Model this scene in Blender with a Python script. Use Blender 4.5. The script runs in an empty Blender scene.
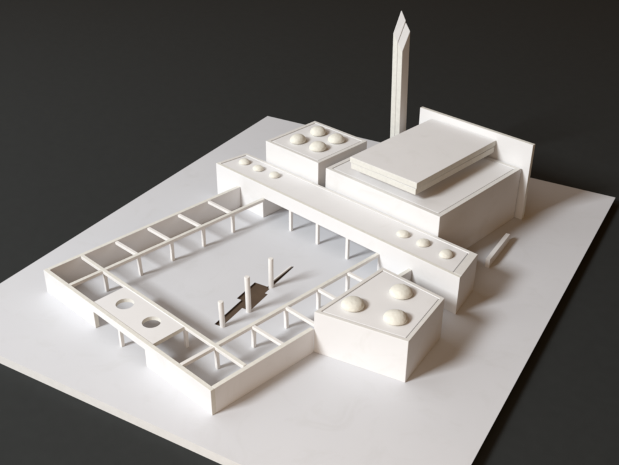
import bpy, bmesh, math, random
from mathutils import Vector, Matrix, noise
from mathutils.geometry import tessellate_polygon

random.seed(7)
S = 0.05                      # one grid unit = 5 cm: the base board is about 72 cm wide
scene = bpy.context.scene
col = scene.collection

# ------------------------------------------------------------------ materials
def new_mat(name, base, rough=0.6, spec=0.3, var=0.02, vscale=40.0, bump=0.05, bscale=600.0, tint=None, smudge=0.0):
    m = bpy.data.materials.new(name)
    m.use_nodes = True
    nt = m.node_tree
    b = nt.nodes['Principled BSDF']
    b.inputs['Roughness'].default_value = rough
    b.inputs['Specular IOR Level'].default_value = spec
    tc = nt.nodes.new('ShaderNodeTexCoord')
    n = nt.nodes.new('ShaderNodeTexNoise')
    n.inputs['Scale'].default_value = vscale
    n.inputs['Detail'].default_value = 6
    nt.links.new(tc.outputs['Object'], n.inputs['Vector'])
    r = nt.nodes.new('ShaderNodeValToRGB')
    lo = tuple(max(0, c * (1 - var)) for c in base)
    hi = tuple(min(1, c * (1 + var)) for c in (tint or base))
    r.color_ramp.elements[0].position = 0.3
    r.color_ramp.elements[1].position = 0.7
    r.color_ramp.elements[0].color = (*lo, 1)
    r.color_ramp.elements[1].color = (*hi, 1)
    nt.links.new(n.outputs['Fac'], r.inputs['Fac'])
    if smudge:
        n3 = nt.nodes.new('ShaderNodeTexNoise')
        n3.inputs['Scale'].default_value = 17
        n3.inputs['Detail'].default_value = 8
        n3.inputs['Roughness'].default_value = 0.65
        n3.inputs['Distortion'].default_value = 1.2
        nt.links.new(tc.outputs['Object'], n3.inputs['Vector'])
        r3 = nt.nodes.new('ShaderNodeValToRGB')
        r3.color_ramp.elements[0].position = 0.54
        r3.color_ramp.elements[1].position = 0.74
        r3.color_ramp.elements[0].color = (1, 1, 1, 1)
        r3.color_ramp.elements[1].color = (1 - smudge, 1 - smudge * 1.05, 1 - smudge * 1.25, 1)
        nt.links.new(n3.outputs['Fac'], r3.inputs['Fac'])
        mx = nt.nodes.new('ShaderNodeMix')
        mx.data_type = 'RGBA'; mx.blend_type = 'MULTIPLY'
        mx.inputs['Factor'].default_value = 1.0
        nt.links.new(r.outputs['Color'], mx.inputs[6])
        nt.links.new(r3.outputs['Color'], mx.inputs[7])
        nt.links.new(mx.outputs[2], b.inputs['Base Color'])
    else:
        nt.links.new(r.outputs['Color'], b.inputs['Base Color'])
    n2 = nt.nodes.new('ShaderNodeTexNoise')
    n2.inputs['Scale'].default_value = bscale
    n2.inputs['Detail'].default_value = 4
    nt.links.new(tc.outputs['Object'], n2.inputs['Vector'])
    bp = nt.nodes.new('ShaderNodeBump')
    bp.inputs['Strength'].default_value = bump
    bp.inputs['Distance'].default_value = 0.001
    nt.links.new(n2.outputs['Fac'], bp.inputs['Height'])
    nt.links.new(bp.outputs['Normal'], b.inputs['Normal'])
    return m

CARD = new_mat('white_card', (0.785, 0.775, 0.770), 0.55, 0.3, 0.012, 25, 0.06, 900, None, 0.06)
FOAM = new_mat('foam_core_edge', (0.73, 0.715, 0.66), 0.8, 0.2, 0.05, 180, 0.25, 1200)
GROUND = new_mat('base_card', (0.640, 0.645, 0.668), 0.6, 0.3, 0.015, 9, 0.05, 700, None, 0.05)
PLASTER = new_mat('cream_plaster', (0.77, 0.75, 0.67), 0.75, 0.25, 0.04, 220, 0.5, 260)
STICK = new_mat('white_stick', (0.80, 0.78, 0.755), 0.6, 0.3, 0.03, 120, 0.12, 700)
POOL = new_mat('pool_shade_brown', (0.098, 0.066, 0.044), 0.75, 0.2, 0.10, 60, 0.1, 600)  # brown pool floor; on the hole's walls it paints their shade
RIM = new_mat('card_rim', (0.71, 0.695, 0.665), 0.7, 0.2, 0.03, 120, 0.15, 1000)
CLOTH = new_mat('dark_table_paper', (0.0242, 0.0262, 0.0258), 0.8, 0.22, 0.05, 60, 0.25, 1500)

# ------------------------------------------------------------------ helpers
class MB:
    """collects shapes (in grid units) into one mesh object"""
    def __init__(s, org=(0, 0, 0)):
        s.v = []; s.f = []; s.m = []; s.mats = []; s.o = org
    def mi(s, m):
        if m not in s.mats: s.mats.append(m)
        return s.mats.index(m)
    def face(s, idx, m):
        s.f.append(idx); s.m.append(s.mi(m))
    def prism(s, poly, z0, z1, side, top=None, bottom=None, sides=None):
        """poly counter-clockwise; z0/z1 numbers or per-corner lists"""
        n = len(poly); b = len(s.v)
        Z0 = z0 if isinstance(z0, (list, tuple)) else [z0] * n
        Z1 = z1 if isinstance(z1, (list, tuple)) else [z1] * n
        for (x, y), z in zip(poly, Z0): s.v.append((x, y, z))
        for (x, y), z in zip(poly, Z1): s.v.append((x, y, z))
        s.face([b + i for i in reversed(range(n))], bottom or top or side)
        s.face([b + n + i for i in range(n)], top or side)
        for i in range(n):
            j = (i + 1) % n
            s.face([b + i, b + j, b + n + j, b + n + i], sides[i] if sides else side)
    def box(s, x0, x1, y0, y1, z0, z1, side, top=None, sides=None):
        s.prism([(x0, y0), (x1, y0), (x1, y1), (x0, y1)], z0, z1, side, top, None, sides)
    def ring(s, outer, inner, z0, z1, side, top):
        n = len(outer); b = len(s.v)
        for P, z in ((outer, z0), (inner, z0), (outer, z1), (inner, z1)):
            for x, y in P: s.v.append((x, y, z))
        o0, i0, o1, i1 = b, b + n, b + 2 * n, b + 3 * n
        for i in range(n):
            j = (i + 1) % n
            s.face([o0 + i, o0 + j, o1 + j, o1 + i], side)
            s.face([i0 + j, i0 + i, i1 + i, i1 + j], side)
            s.face([o1 + i, o1 + j, i1 + j, i1 + i], top)
            s.face([o0 + j, o0 + i, i0 + i, i0 + j], top)
    def bar(s, a, b, w, z0, z1, side, top=None, end=None):
        """straight stick between two plan points"""
        a = Vector(a); b = Vector(b); d = (b - a).normalized(); n = Vector((-d.y, d.x)) * w / 2
        P = [a - n, b - n, b + n, a + n]
        s.prism([tuple(p) for p in P], z0, z1, side, top, None, [side, end or side, side, end or side])
    def dowel(s, c, r, z0, z1, m, lean=(0, 0), n=20, top=None):
        b = len(s.v)
        for z, k in ((z0, 0), (z1, 1)):
            for i in range(n):
                t = 2 * math.pi * i / n
                s.v.append((c[0] + lean[0] * k + r * math.cos(t), c[1] + lean[1] * k + r * math.sin(t), z))
        s.face([b + i for i in reversed(range(n))], m)
        s.face([b + n + i for i in range(n)], top or m)
        for i in range(n):
            j = (i + 1) % n
            s.face([b + i, b + j, b + n + j, b + n + i], m)
    def build(s, name, parent=None, bevel=0.010, smooth=False):
        me = bpy.data.meshes.new(name)
        o = s.o
        me.from_pydata([((x - o[0]) * S, (y - o[1]) * S, (z - o[2]) * S) for x, y, z in s.v], [], s.f)
        for m in s.mats: me.materials.append(m)
        for p, i in zip(me.polygons, s.m): p.material_index = i
        me.update()
        ob = bpy.data.objects.new(name, me)
        col.objects.link(ob)
        if parent: ob.parent = parent
        else: ob.location = (o[0] * S, o[1] * S, o[2] * S)
        if bevel:
            bv = ob.modifiers.new('bevel', 'BEVEL')
            bv.width = bevel * S; bv.segments = 2; bv.limit_method = 'ANGLE'; bv.angle_limit = math.radians(50)
            bv.harden_normals = False
        if smooth:
            for p in me.polygons: p.use_smooth = True
        return ob

def tag(o, label=None, cat=None, group=None, kind=None):
    if label: o['label'] = label
    if cat: o['category'] = cat
    if group: o['group'] = group
    if kind: o['kind'] = kind
    return o

def thing(name, x, y, label, cat, group=None, z=0.0):
    e = bpy.data.objects.new(name, None)
    e.empty_display_size = 0.01
    col.objects.link(e)
    e.location = (x * S, y * S, z * S)
    return tag(e, label, cat, group), (x, y, z)

def inset(poly, d):
    """inward offset of a convex counter-clockwise polygon"""
    n = len(poly); out = []
    for i in range(n):
        p0, p1, p2 = Vector(poly[i - 1]), Vector(poly[i]), Vector(poly[(i + 1) % n])
        d1 = (p1 - p0).normalized(); d2 = (p2 - p1).normalized()
        n1 = Vector((-d1.y, d1.x)); n2 = Vector((-d2.y, d2.x))
        k = (n1 + n2); k = k / k.dot(n1)
        out.append(tuple(p1 + k * d))
    return out

def dome(parent, org, c, r, h, z, seed):
    """hand-rolled plaster pebble, flat underneath"""
    bm = bmesh.new()
    bmesh.ops.create_icosphere(bm, subdivisions=5, radius=1.0)
    rng = random.Random(seed)
    ex = 1 + rng.uniform(-0.07, 0.09); a = rng.uniform(0, math.pi)
    off = Vector((rng.uniform(0, 50), rng.uniform(0, 50), rng.uniform(0, 50)))
    for v in bm.verts:
        p = v.co.copy()
        k = 1 + 0.05 * noise.noise(p * 1.1 + off) + 0.010 * noise.noise(p * 3.1 + off) + 0.004 * noise.noise(p * 8 + off)
        p *= k
        x, y = p.x * ex, p.y / ex
        x, y = x * math.cos(a) - y * math.sin(a), x * math.sin(a) + y * math.cos(a)
        zz = p.z
        # fuller shoulders than a plain half ball, with a tucked-in underside
        zz = math.copysign(abs(zz) ** 0.97, zz)
        if zz < 0: zz *= 0.45
        v.co = Vector((x * r, y * r, zz * h + 0.30 * h))
    for v in bm.verts:
        if v.co.z < -0.01: v.co.z = -0.01
    me = bpy.data.meshes.new('dome')
    for v in bm.verts:
        v.co = Vector(((v.co.x + c[0] - org[0]) * S, (v.co.y + c[1] - org[1]) * S, (v.co.z + z - org[2]) * S))
    bm.to_mesh(me); bm.free()
    for p in me.polygons: p.use_smooth = True
    me.materials.append(PLASTER)
    o = bpy.data.objects.new('dome', me)
    col.objects.link(o); o.parent = parent
    return o

# ------------------------------------------------------------------ setting: dark table
BT = 0.272                                        # base board thickness
BA = 0.2464                                       # the board is turned against the building grid
E1 = Vector((math.cos(BA), math.sin(BA))); E2 = Vector((math.sin(BA), -math.cos(BA)))
t = MB()
t.box(-60, 60, -60, 70, -BT - 1.2, -BT - 0.004, CLOTH)
tag(t.build('table', bevel=0), 'plain matt dark grey table top under the white model', 'table', kind='structure')

# ------------------------------------------------------------------ base board with the pool cut through it
BL = Vector((-3.84, 6.05)); L, W = 14.24, 16.78
corners = [BL, BL + E2 * W, BL + E2 * W + E1 * L, BL + E1 * L]       # counter-clockwise
def e2xy(a, b): return (a * E1.x - b * E2.x, a * E1.y - b * E2.y)
pool_ab = [(4.22, -6.13), (4.455, -6.13), (4.455, -5.14), (4.715, -5.14), (4.715, -4.22), (4.615, -4.22),
           (4.622, -2.62), (4.585, -2.60), (4.500, -3.90), (4.065, -3.90), (4.065, -4.83), (4.22, -4.83)]
pool = [e2xy(a, b) for a, b in pool_ab]
root, O = thing('base_board', 5.5, -1.0, 'big white square board on the dark table carrying the whole model', 'base board')
m = MB(O)
loops = [[Vector((*c, 0)) for c in corners], [Vector((*c, 0)) for c in pool]]
flat = [(c.x, c.y) for c in corners] + pool
n = len(flat)
under = {2: -0.085, 3: -0.085}                  # the right-hand edge was cut slightly undercut
for z in (-BT, 0):
    for i, (x, y) in enumerate(flat):
        d = under.get(i, 0) if z < 0 else 0
        m.v.append((x + E1.x * d, y + E1.y * d, z))
for tri in tessellate_polygon(loops):
    a, b, c = [flat[i] for i in tri]
    if (b[0] - a[0]) * (c[1] - a[1]) - (b[1] - a[1]) * (c[0] - a[0]) < 0: tri = tri[::-1]
    m.face([i + n for i in tri], GROUND)
    m.face([i for i in reversed(tri)], GROUND)
for i in range(4):
    j = (i + 1) % 4
    m.face([i, j, n + j, n + i], STICK)
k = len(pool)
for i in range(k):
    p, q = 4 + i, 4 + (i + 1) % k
    m.face([q, p, n + p, n + q], POOL)  # white foam sides coloured brown for the shade in the hole
m.build('board', root, bevel=0)
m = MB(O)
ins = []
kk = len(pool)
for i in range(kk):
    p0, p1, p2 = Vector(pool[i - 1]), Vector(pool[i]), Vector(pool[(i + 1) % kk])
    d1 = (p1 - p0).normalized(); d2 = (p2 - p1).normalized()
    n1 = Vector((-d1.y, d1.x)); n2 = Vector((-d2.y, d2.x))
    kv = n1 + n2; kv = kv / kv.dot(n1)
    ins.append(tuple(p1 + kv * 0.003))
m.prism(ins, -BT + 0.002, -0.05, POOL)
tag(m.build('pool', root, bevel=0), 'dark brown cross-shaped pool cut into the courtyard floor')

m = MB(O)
m.bar(e2xy(4.485, -3.60), e2xy(4.548, -2.66), 0.045, 0.0, 0.035, STICK)  # thin raised white strip beside the narrow pool arm
m.build('white_strip', root, bevel=0.006)

# ------------------------------------------------------------------ colonnade wings round the courtyard
HC = 0.748; TW = 0.125; BW = 0.115; BH = 0.10
WT = dict(side=CARD, top=FOAM)
def post(parent, O, x, y, z1=HC - BH, w=0.095, r=None):
    m = MB(O)
    j = [random.uniform(-0.012, 0.012) for _ in range(2)]
    x += j[0]; y += j[1]
    m.box(x - w / 2, x + w / 2, y - w / 2, y + w / 2, 0, z1, STICK)
    lx_, ly_ = random.uniform(-0.022, 0.022), random.uniform(-0.022, 0.022)
    m.v = [(px + (lx_ if pz > 0 else 0), py + (ly_ if pz > 0 else 0), pz) for px, py, pz in m.v]
    return m.build('post', parent, bevel=0.008)

def beam(parent, O, a, b, name='beam', w=BW, z1=HC, h=BH):
    m = MB(O)
    m.bar(a, b, w, z1 - h, z1, STICK, FOAM if name == 'beam' else STICK)
    if name == 'cross_beam':
        za = [random.uniform(-0.012, 0.002) for _ in range(2)]
        m.v = [(px, py, pz + za[0 if i % 4 in (0, 3) else 1]) for i, (px, py, pz) in enumerate(m.v)]
    return m.build(name, parent, bevel=0.010)

G = 'colonnade wings around the courtyard'
ys = [-4.905, -3.745, -2.575, -1.355]
# far left wing
root, O = thing('colonnade', 1.7, -3.6, 'left colonnade wing, white, from the near left corner back to the long gallery', 'colonnade', G)
m = MB(O); m.bar((1.03 + TW / 2, -7.12), (1.09 + TW / 2, -0.004), TW, 0, HC, CARD, FOAM); m.build('outer_wall', root)
lx = lambda y: 2.345 + (y / 7.05) * 0.15
beam(root, O, (lx(-7.12), -7.12), (lx(-0.005), -0.005))
for y in ys:
    x0 = 1.03 + TW + (y + 7.12) / 7.12 * 0.06
    beam(root, O, (x0 + 0.003, y + random.uniform(-.01, .01)), (lx(y) - BW / 2 - 0.002, y + 0.01), 'cross_beam', w=0.105, z1=HC - 0.006, h=0.085)
    post(root, O, lx(y) - 0.01, y + 0.045)
post(root, O, lx(-6.03) - 0.01, -6.03)
# near front wing
root, O = thing('colonnade', 4.6, -6.7, 'front colonnade wing with an entrance under a slab with two round holes', 'colonnade', G)
m = MB(O)
FY = -7.25; ZO = 0.535
o1, o2 = 3.465, 5.71
# one sheet of card with the entrance cut from it
x0, x1 = 1.03, 8.245
prof = [(x0, 0), (o1, 0), (o1, ZO), (o2, ZO), (o2, 0), (x1, 0), (x1, HC), (o2, HC), (o1, HC), (x0, HC)]
b = len(m.v); npf = len(prof)
for y in (FY, FY + TW):
    for x, z in prof: m.v.append((x, y, z))
quads = [(0, 1, 2, 8, 9), (2, 3, 7, 8), (3, 4, 5, 6, 7)]
for q in quads:
    m.face([b + i for i in q], CARD)
    m.face([b + npf + i for i in reversed(q)], CARD)
for i in range(npf):
    j = (i + 1) % npf
    m.face([b + j, b + i, b + npf + i, b + npf + j], FOAM)
m.build('outer_wall', root)
m = MB(O); m.box(4.545, 4.635, FY + 0.012, FY + 0.11, 0, ZO - 0.002, STICK); m.build('pier', root, bevel=0.006)
beam(root, O, (1.03 + TW + 0.012, -6.065), (8.135, -6.085), z1=HC + 0.004)
beam(root, O, (7.005 + 0.0, -7.12), (7.03, -6.14), 'cross_beam', w=0.105, z1=HC + 0.001)
post(root, O, 5.83, -6.045)
post(root, O, 7.04, -6.045)
# entrance slab with two round holes
def slab_with_holes(mb, poly, holes, z0, z1):
    loops = [[Vector((*p, 0)) for p in poly]]; flat = list(poly); rings = []
    for cx, cy, r in holes:
        pts = [(cx + r * math.cos(2 * math.pi * i / 40), cy + r * math.sin(2 * math.pi * i / 40)) for i in range(40)]
        rings.append((len(flat), 40)); flat += pts; loops.append([Vector((*p, 0)) for p in pts])
    n = len(flat)
    for z in (z0, z1):
        for p in flat: mb.v.append((*p, z))
    for tri in tessellate_polygon(loops):
        a, b, c = [flat[i] for i in tri]
        if (b[0] - a[0]) * (c[1] - a[1]) - (b[1] - a[1]) * (c[0] - a[0]) < 0: tri = tri[::-1]
        mb.face([i + n for i in tri], CARD); mb.face([i for i in reversed(tri)], CARD)
    for i in range(len(poly)):
        j = (i + 1) % len(poly); mb.face([i, j, n + j, n + i], FOAM)
    for s0, k in rings:
        for i in range(k):
            p, q = s0 + i, s0 + (i + 1) % k; mb.face([q, p, n + p, n + q], FOAM)
m = MB(O)
slab_with_holes(m, [(3.34, FY + TW + 0.003), (5.90, FY + TW + 0.003), (5.895, -6.125), (3.335, -6.125)],
                [(4.0, -6.60, 0.243), (5.15, -6.60, 0.243)], HC - 0.125, HC - 0.012)
m.build('entrance_slab', root, bevel=0)
# right wing
root, O = thing('colonnade', 7.7, -3.6, 'right colonnade wing, white, running past the block with three domes', 'colonnade', G)
wx = lambda y: 8.245 + (y + 7.25) / 7.25 * 0.175
m = MB(O); m.bar((wx(-7.12) - TW / 2, -7.123), (wx(-3.905) - TW / 2, -3.905), TW, 0, HC, CARD, FOAM)
m.build('outer_wall', root)
m = MB(O); m.bar((wx(-1.09) - TW / 2, -1.09), (wx(-0.005) - TW / 2, -0.005), TW, 0, HC, CARD, FOAM)
m.build('outer_wall', root)
rx = lambda y: 7.165 + y / 7.05 * 0.15
beam(root, O, (rx(-6.02), -6.02), (rx(-0.005), -0.005), z1=HC - 0.002)
for y in (-4.88, -3.71, -2.50, -1.33):
    xe = wx(y) - TW - 0.003 if y < -4 else (8.27 if y < -3.5 else 8.20)
    if y > -4 and y < -3.5: xe = 8.29
    beam(root, O, (rx(y) + BW / 2 + 0.002, y), (xe, y + random.uniform(-.01, .02)), 'cross_beam', w=0.105, z1=HC - 0.007, h=0.085)
    post(root, O, rx(y) - 0.005, y + 0.045)

# ------------------------------------------------------------------ blocks: card walls with a sunk roof panel
def block(name, poly, h, label, cat, rim=0.10, gap=0.022, sink=0.009, walls='walls'):
    cx = sum(p[0] for p in poly) / len(poly); cy = sum(p[1] for p in poly) / len(poly)
    root, O = thing(name, cx, cy, label, cat)
    m = MB(O); m.ring(poly, inset(poly, rim), 0, h, CARD, RIM); m.build(walls, root, bevel=0.012)
    m = MB(O); m.prism(inset(poly, rim + gap), h - 0.14, h - sink, CARD); m.build('roof', root, bevel=0.008)
    return root, O

# three-domed block
QH = 1.27
root, O = block('domed_block', [(8.315, -3.90), (10.75, -3.20), (10.30, -1.12), (8.225, -1.115)], QH,
                'white block with slanting sides and three domes on its roof', 'building', rim=0.11)
for i, (x, y) in enumerate([(8.84, -3.04), (9.37, -1.76), (9.97, -2.72)]):
    dome(root, O, (x, y), 0.298, 0.175, QH - 0.01, 11 + i)
# four-domed block
DH = 1.915
root, O = block('domed_block', [(1.02, 1.375), (3.465, 1.375), (3.465, 3.79), (1.02, 3.79)], DH,
                'square white block with four domes on its roof, behind the gallery', 'building', rim=0.13)
for i, (x, y) in enumerate([(1.82, 2.12), (1.85, 3.07), (2.72, 3.05), (2.71, 2.16)]):
    dome(root, O, (x, y), 0.288, 0.19, DH - 0.01, 31 + i)

# long gallery with the open colonnade front
GH = 1.2075
root, O = thing('gallery', 4.9, 0.65, 'long low white gallery with three small domes at each end of its roof', 'building')
g = [(0, 0), (9.99, 0), (9.655, 1.345), (0.14, 1.27)]
gl, gr = 2.30, 7.17
m = MB(O)
# front sheet with the wide opening
prof = [(0, 0), (gl, 0), (gl, HC - 0.01), (gr, HC - 0.01), (gr, 0), (9.99, 0), (9.99, GH), (gr, GH), (gl, GH), (0, GH)]
ft = 0.11
b = len(m.v); npf = len(prof)
for y in (0, ft):
    for x, z in prof: m.v.append((x - (0.028 if y and x > 9.9 else 0) + (0.012 if y and x == 0 else 0), y, z))
for q in [(0, 1, 2, 8, 9), (2, 3, 7, 8), (3, 4, 5, 6, 7)]:
    m.face([b + i for i in q], CARD); m.face([b + npf + i for i in reversed(q)], CARD)
for i in range(npf):
    j = (i + 1) % npf
    m.face([b + j, b + i, b + npf + i, b + npf + j], FOAM if i in (5, 6, 7, 8) and i > 5 else CARD)
m.build('front_wall', root)
m = MB(O)
m.prism([(0.012, ft + .002), (0.13, ft + .002), (0.245, 1.163), (9.435, 1.235), (9.70, ft + .002), (9.962, ft + .002), (9.655, 1.345), (0.14, 1.27)],
        0, GH, CARD, RIM)
m.build('walls', root)
for x in (gl - 0.06, gr + 0.06):
    m = MB(O); m.box(x - 0.055, x + 0.055, ft + .002, 1.16, 0, GH - 0.16, CARD); m.build('inner_wall', root)
m = MB(O)
m.prism([(0.145, ft + 0.012), (9.665, ft + 0.012), (9.40, 1.222), (0.262, 1.152)], GH - 0.15, GH - 0.018, CARD); m.build('roof', root, bevel=0.008)
for x in (3.535, 4.71, 5.95):
    m = MB(O); m.box(x - 0.05, x + 0.05, 0.012, 0.105, 0, HC - 0.012, STICK); m.build('column', root, bevel=0.008)
for i, (x, y, r) in enumerate([(0.66, 0.70, .185), (1.36, 0.69, .18), (2.10, 0.73, .18), (7.50, 0.71, .185), (8.22, 0.72, .195), (9.04, 0.69, .205)]):
    dome(root, O, (x, y), r, 0.118, GH - 0.018, 51 + i)

# prayer hall with the raised double roof slab
HH = 1.82
root, O = block('hall', [(3.75, 1.42), (8.245, 1.40), (8.225, 5.80), (3.75, 5.80)], HH,
                'largest white hall block topped by a raised double slab roof', 'building', rim=0.15, gap=0.024)
m = MB(O); m.box(4.98, 6.82, 2.0, 5.45, HH - 0.021, 2.035, CARD); m.build('plinth', root)
m = MB(O); m.box(4.635, 7.165, 1.625, 5.80, 2.04, 2.237, FOAM, CARD); m.build('roof_slab', root, bevel=0.014)
m = MB(O); m.prism([(4.61, 1.585), (7.20, 1.61), (7.165, 5.84), (4.585, 5.815)], 2.262, 2.452, FOAM, CARD); m.build('roof_slab', root, bevel=0.014)

# tall free wall behind the hall
m = MB((6.25, 5.93, 0))
m.box(4.05, 8.475, 5.865, 6.0, 0, 2.69, CARD, FOAM, [CARD, FOAM, CARD, FOAM])
tag(m.build('backing_wall'), 'tall thin white board standing upright behind the hall', 'wall')

# minaret: two laminated strips, top cut off on a slant
MX, MY, MWD = 3.165, 5.48, 0.40
root, O = thing('minaret', MX + MWD / 2, MY + MWD / 2, 'tall slender white minaret with a slanted pointed top', 'minaret')
root.rotation_euler = (0.019, -0.020, 0)          # it leans a little
zFL, zFR, zBR, zBL = 5.19, 4.64, 5.25, 5.90
def lerp(a, b, t): return a + (b - a) * t
m = MB(O)
m.prism([(MX, MY), (MX + .20, MY), (MX + .20, MY + MWD), (MX, MY + MWD)], 0, [zFL, lerp(zFL, zFR, .5), lerp(zBL, zBR, .5), zBL], FOAM, CARD, None, [FOAM, CARD, FOAM, CARD])
m.build('shaft', root, bevel=0.014)
m = MB(O)
m.prism([(MX + .203, MY + .012), (MX + .40, MY + .012), (MX + .40, MY + MWD), (MX + .203, MY + MWD)], 0,
        [lerp(zFL, zFR, .52) - .015, zFR, zBR, lerp(zBL, zBR, .52) - .04], FOAM, CARD, None, [FOAM, CARD, FOAM, CARD])
m.build('shaft', root, bevel=0.014)

# low free wall beside the hall
m = MB((9.05, 3.45, 0))
m.bar((9.27, 2.62), (8.89, 4.33), 0.14, 0, 0.30, CARD, CARD)
tag(m.build('low_wall'), 'low narrow white wall standing alone on the board right of the hall', 'wall')

# three free posts by the pool
GP = 'free posts standing at the pool'
for (a, bb, h, lean, lab) in [(4.47, -6.10, 0.80, (-.03, 0), 'short round white post at the near left end of the pool'),
                              (4.70, -5.18, 1.14, (-.02, .0), 'tallest round white post, at the middle of the pool'),
                              (4.60, -3.86, 0.98, (.01, .0), 'round white post at the far narrow end of the pool')]:
    x, y = e2xy(a, bb)
    m = MB((x, y, 0)); m.dowel((x, y), 0.075, -0.049, h, STICK, lean)
    o = m.build('post', bevel=0.012)
    for p in o.data.polygons:
        if len(p.vertices) == 4: p.use_smooth = True
    tag(o, lab, 'post', GP)

# ------------------------------------------------------------------ light: one soft window in front, dim room, added fill at front right
world = bpy.data.worlds.new('World'); scene.world = world
world.use_nodes = True
bg = world.node_tree.nodes['Background']
bg.inputs['Color'].default_value = (1.0, 0.50, 0.13, 1)
bg.inputs['Strength'].default_value = 0.125

def area(name, pos, target, sx, sy, watts, color):
    ld = bpy.data.lights.new(name, 'AREA'); ld.shape = 'RECTANGLE'
    ld.size = sx * S; ld.size_y = sy * S; ld.energy = watts; ld.color = color
    o = bpy.data.objects.new(name, ld); col.objects.link(o)
    p = Vector(pos) * S; tt = Vector(target) * S
    o.location = p
    o.rotation_euler = (tt - p).to_track_quat('-Z', 'Y').to_euler()
    return o
area('window_light', (-12.5, -73.0, 53.0), (4.5, -2.0, 0), 21, 20, 218, (0.925, 0.97, 1.0))
area('side_window_light', (-22.0, -12.0, 34.0), (4.0, -2.0, 0), 36, 36, 15, (0.92, 0.965, 1.0))
area('right_fill_light', (17.0, -15.0, 8.0), (8.0, -3.0, 0.5), 10, 8, 1.6, (1.0, 0.82, 0.66))  # added fill without a real source, lifts the right-hand faces

# ------------------------------------------------------------------ camera
cd = bpy.data.cameras.new('camera'); cam = bpy.data.objects.new('camera', cd); col.objects.link(cam)
yaw, pitch, roll = -0.7619, -0.5347, 0.0078
fwd = Vector((math.sin(yaw) * math.cos(pitch), math.cos(yaw) * math.cos(pitch), math.sin(pitch)))
r = fwd.cross(Vector((0, 0, 1))).normalized(); u = r.cross(fwd)
r2 = r * math.cos(roll) + u * math.sin(roll); u2 = u * math.cos(roll) - r * math.sin(roll)
M = Matrix.Identity(4)
for i in range(3):
    M[i][0] = r2[i]; M[i][1] = u2[i]; M[i][2] = -fwd[i]
M.translation = Vector((19.8416, -16.1712, 13.5436)) * S
cam.matrix_world = M
cd.sensor_width = 36; cd.lens = 829.776 / 619 * 36
cd.clip_start = 0.01; cd.clip_end = 100
scene.camera = cam

scene.render.engine = 'CYCLES'
scene.view_settings.view_transform = 'Standard'
scene.view_settings.look = 'None'
scene.view_settings.exposure = 0
scene.view_settings.gamma = 1

scene.cycles.pixel_filter_type = 'BLACKMAN_HARRIS'
scene.cycles.filter_width = 2.2
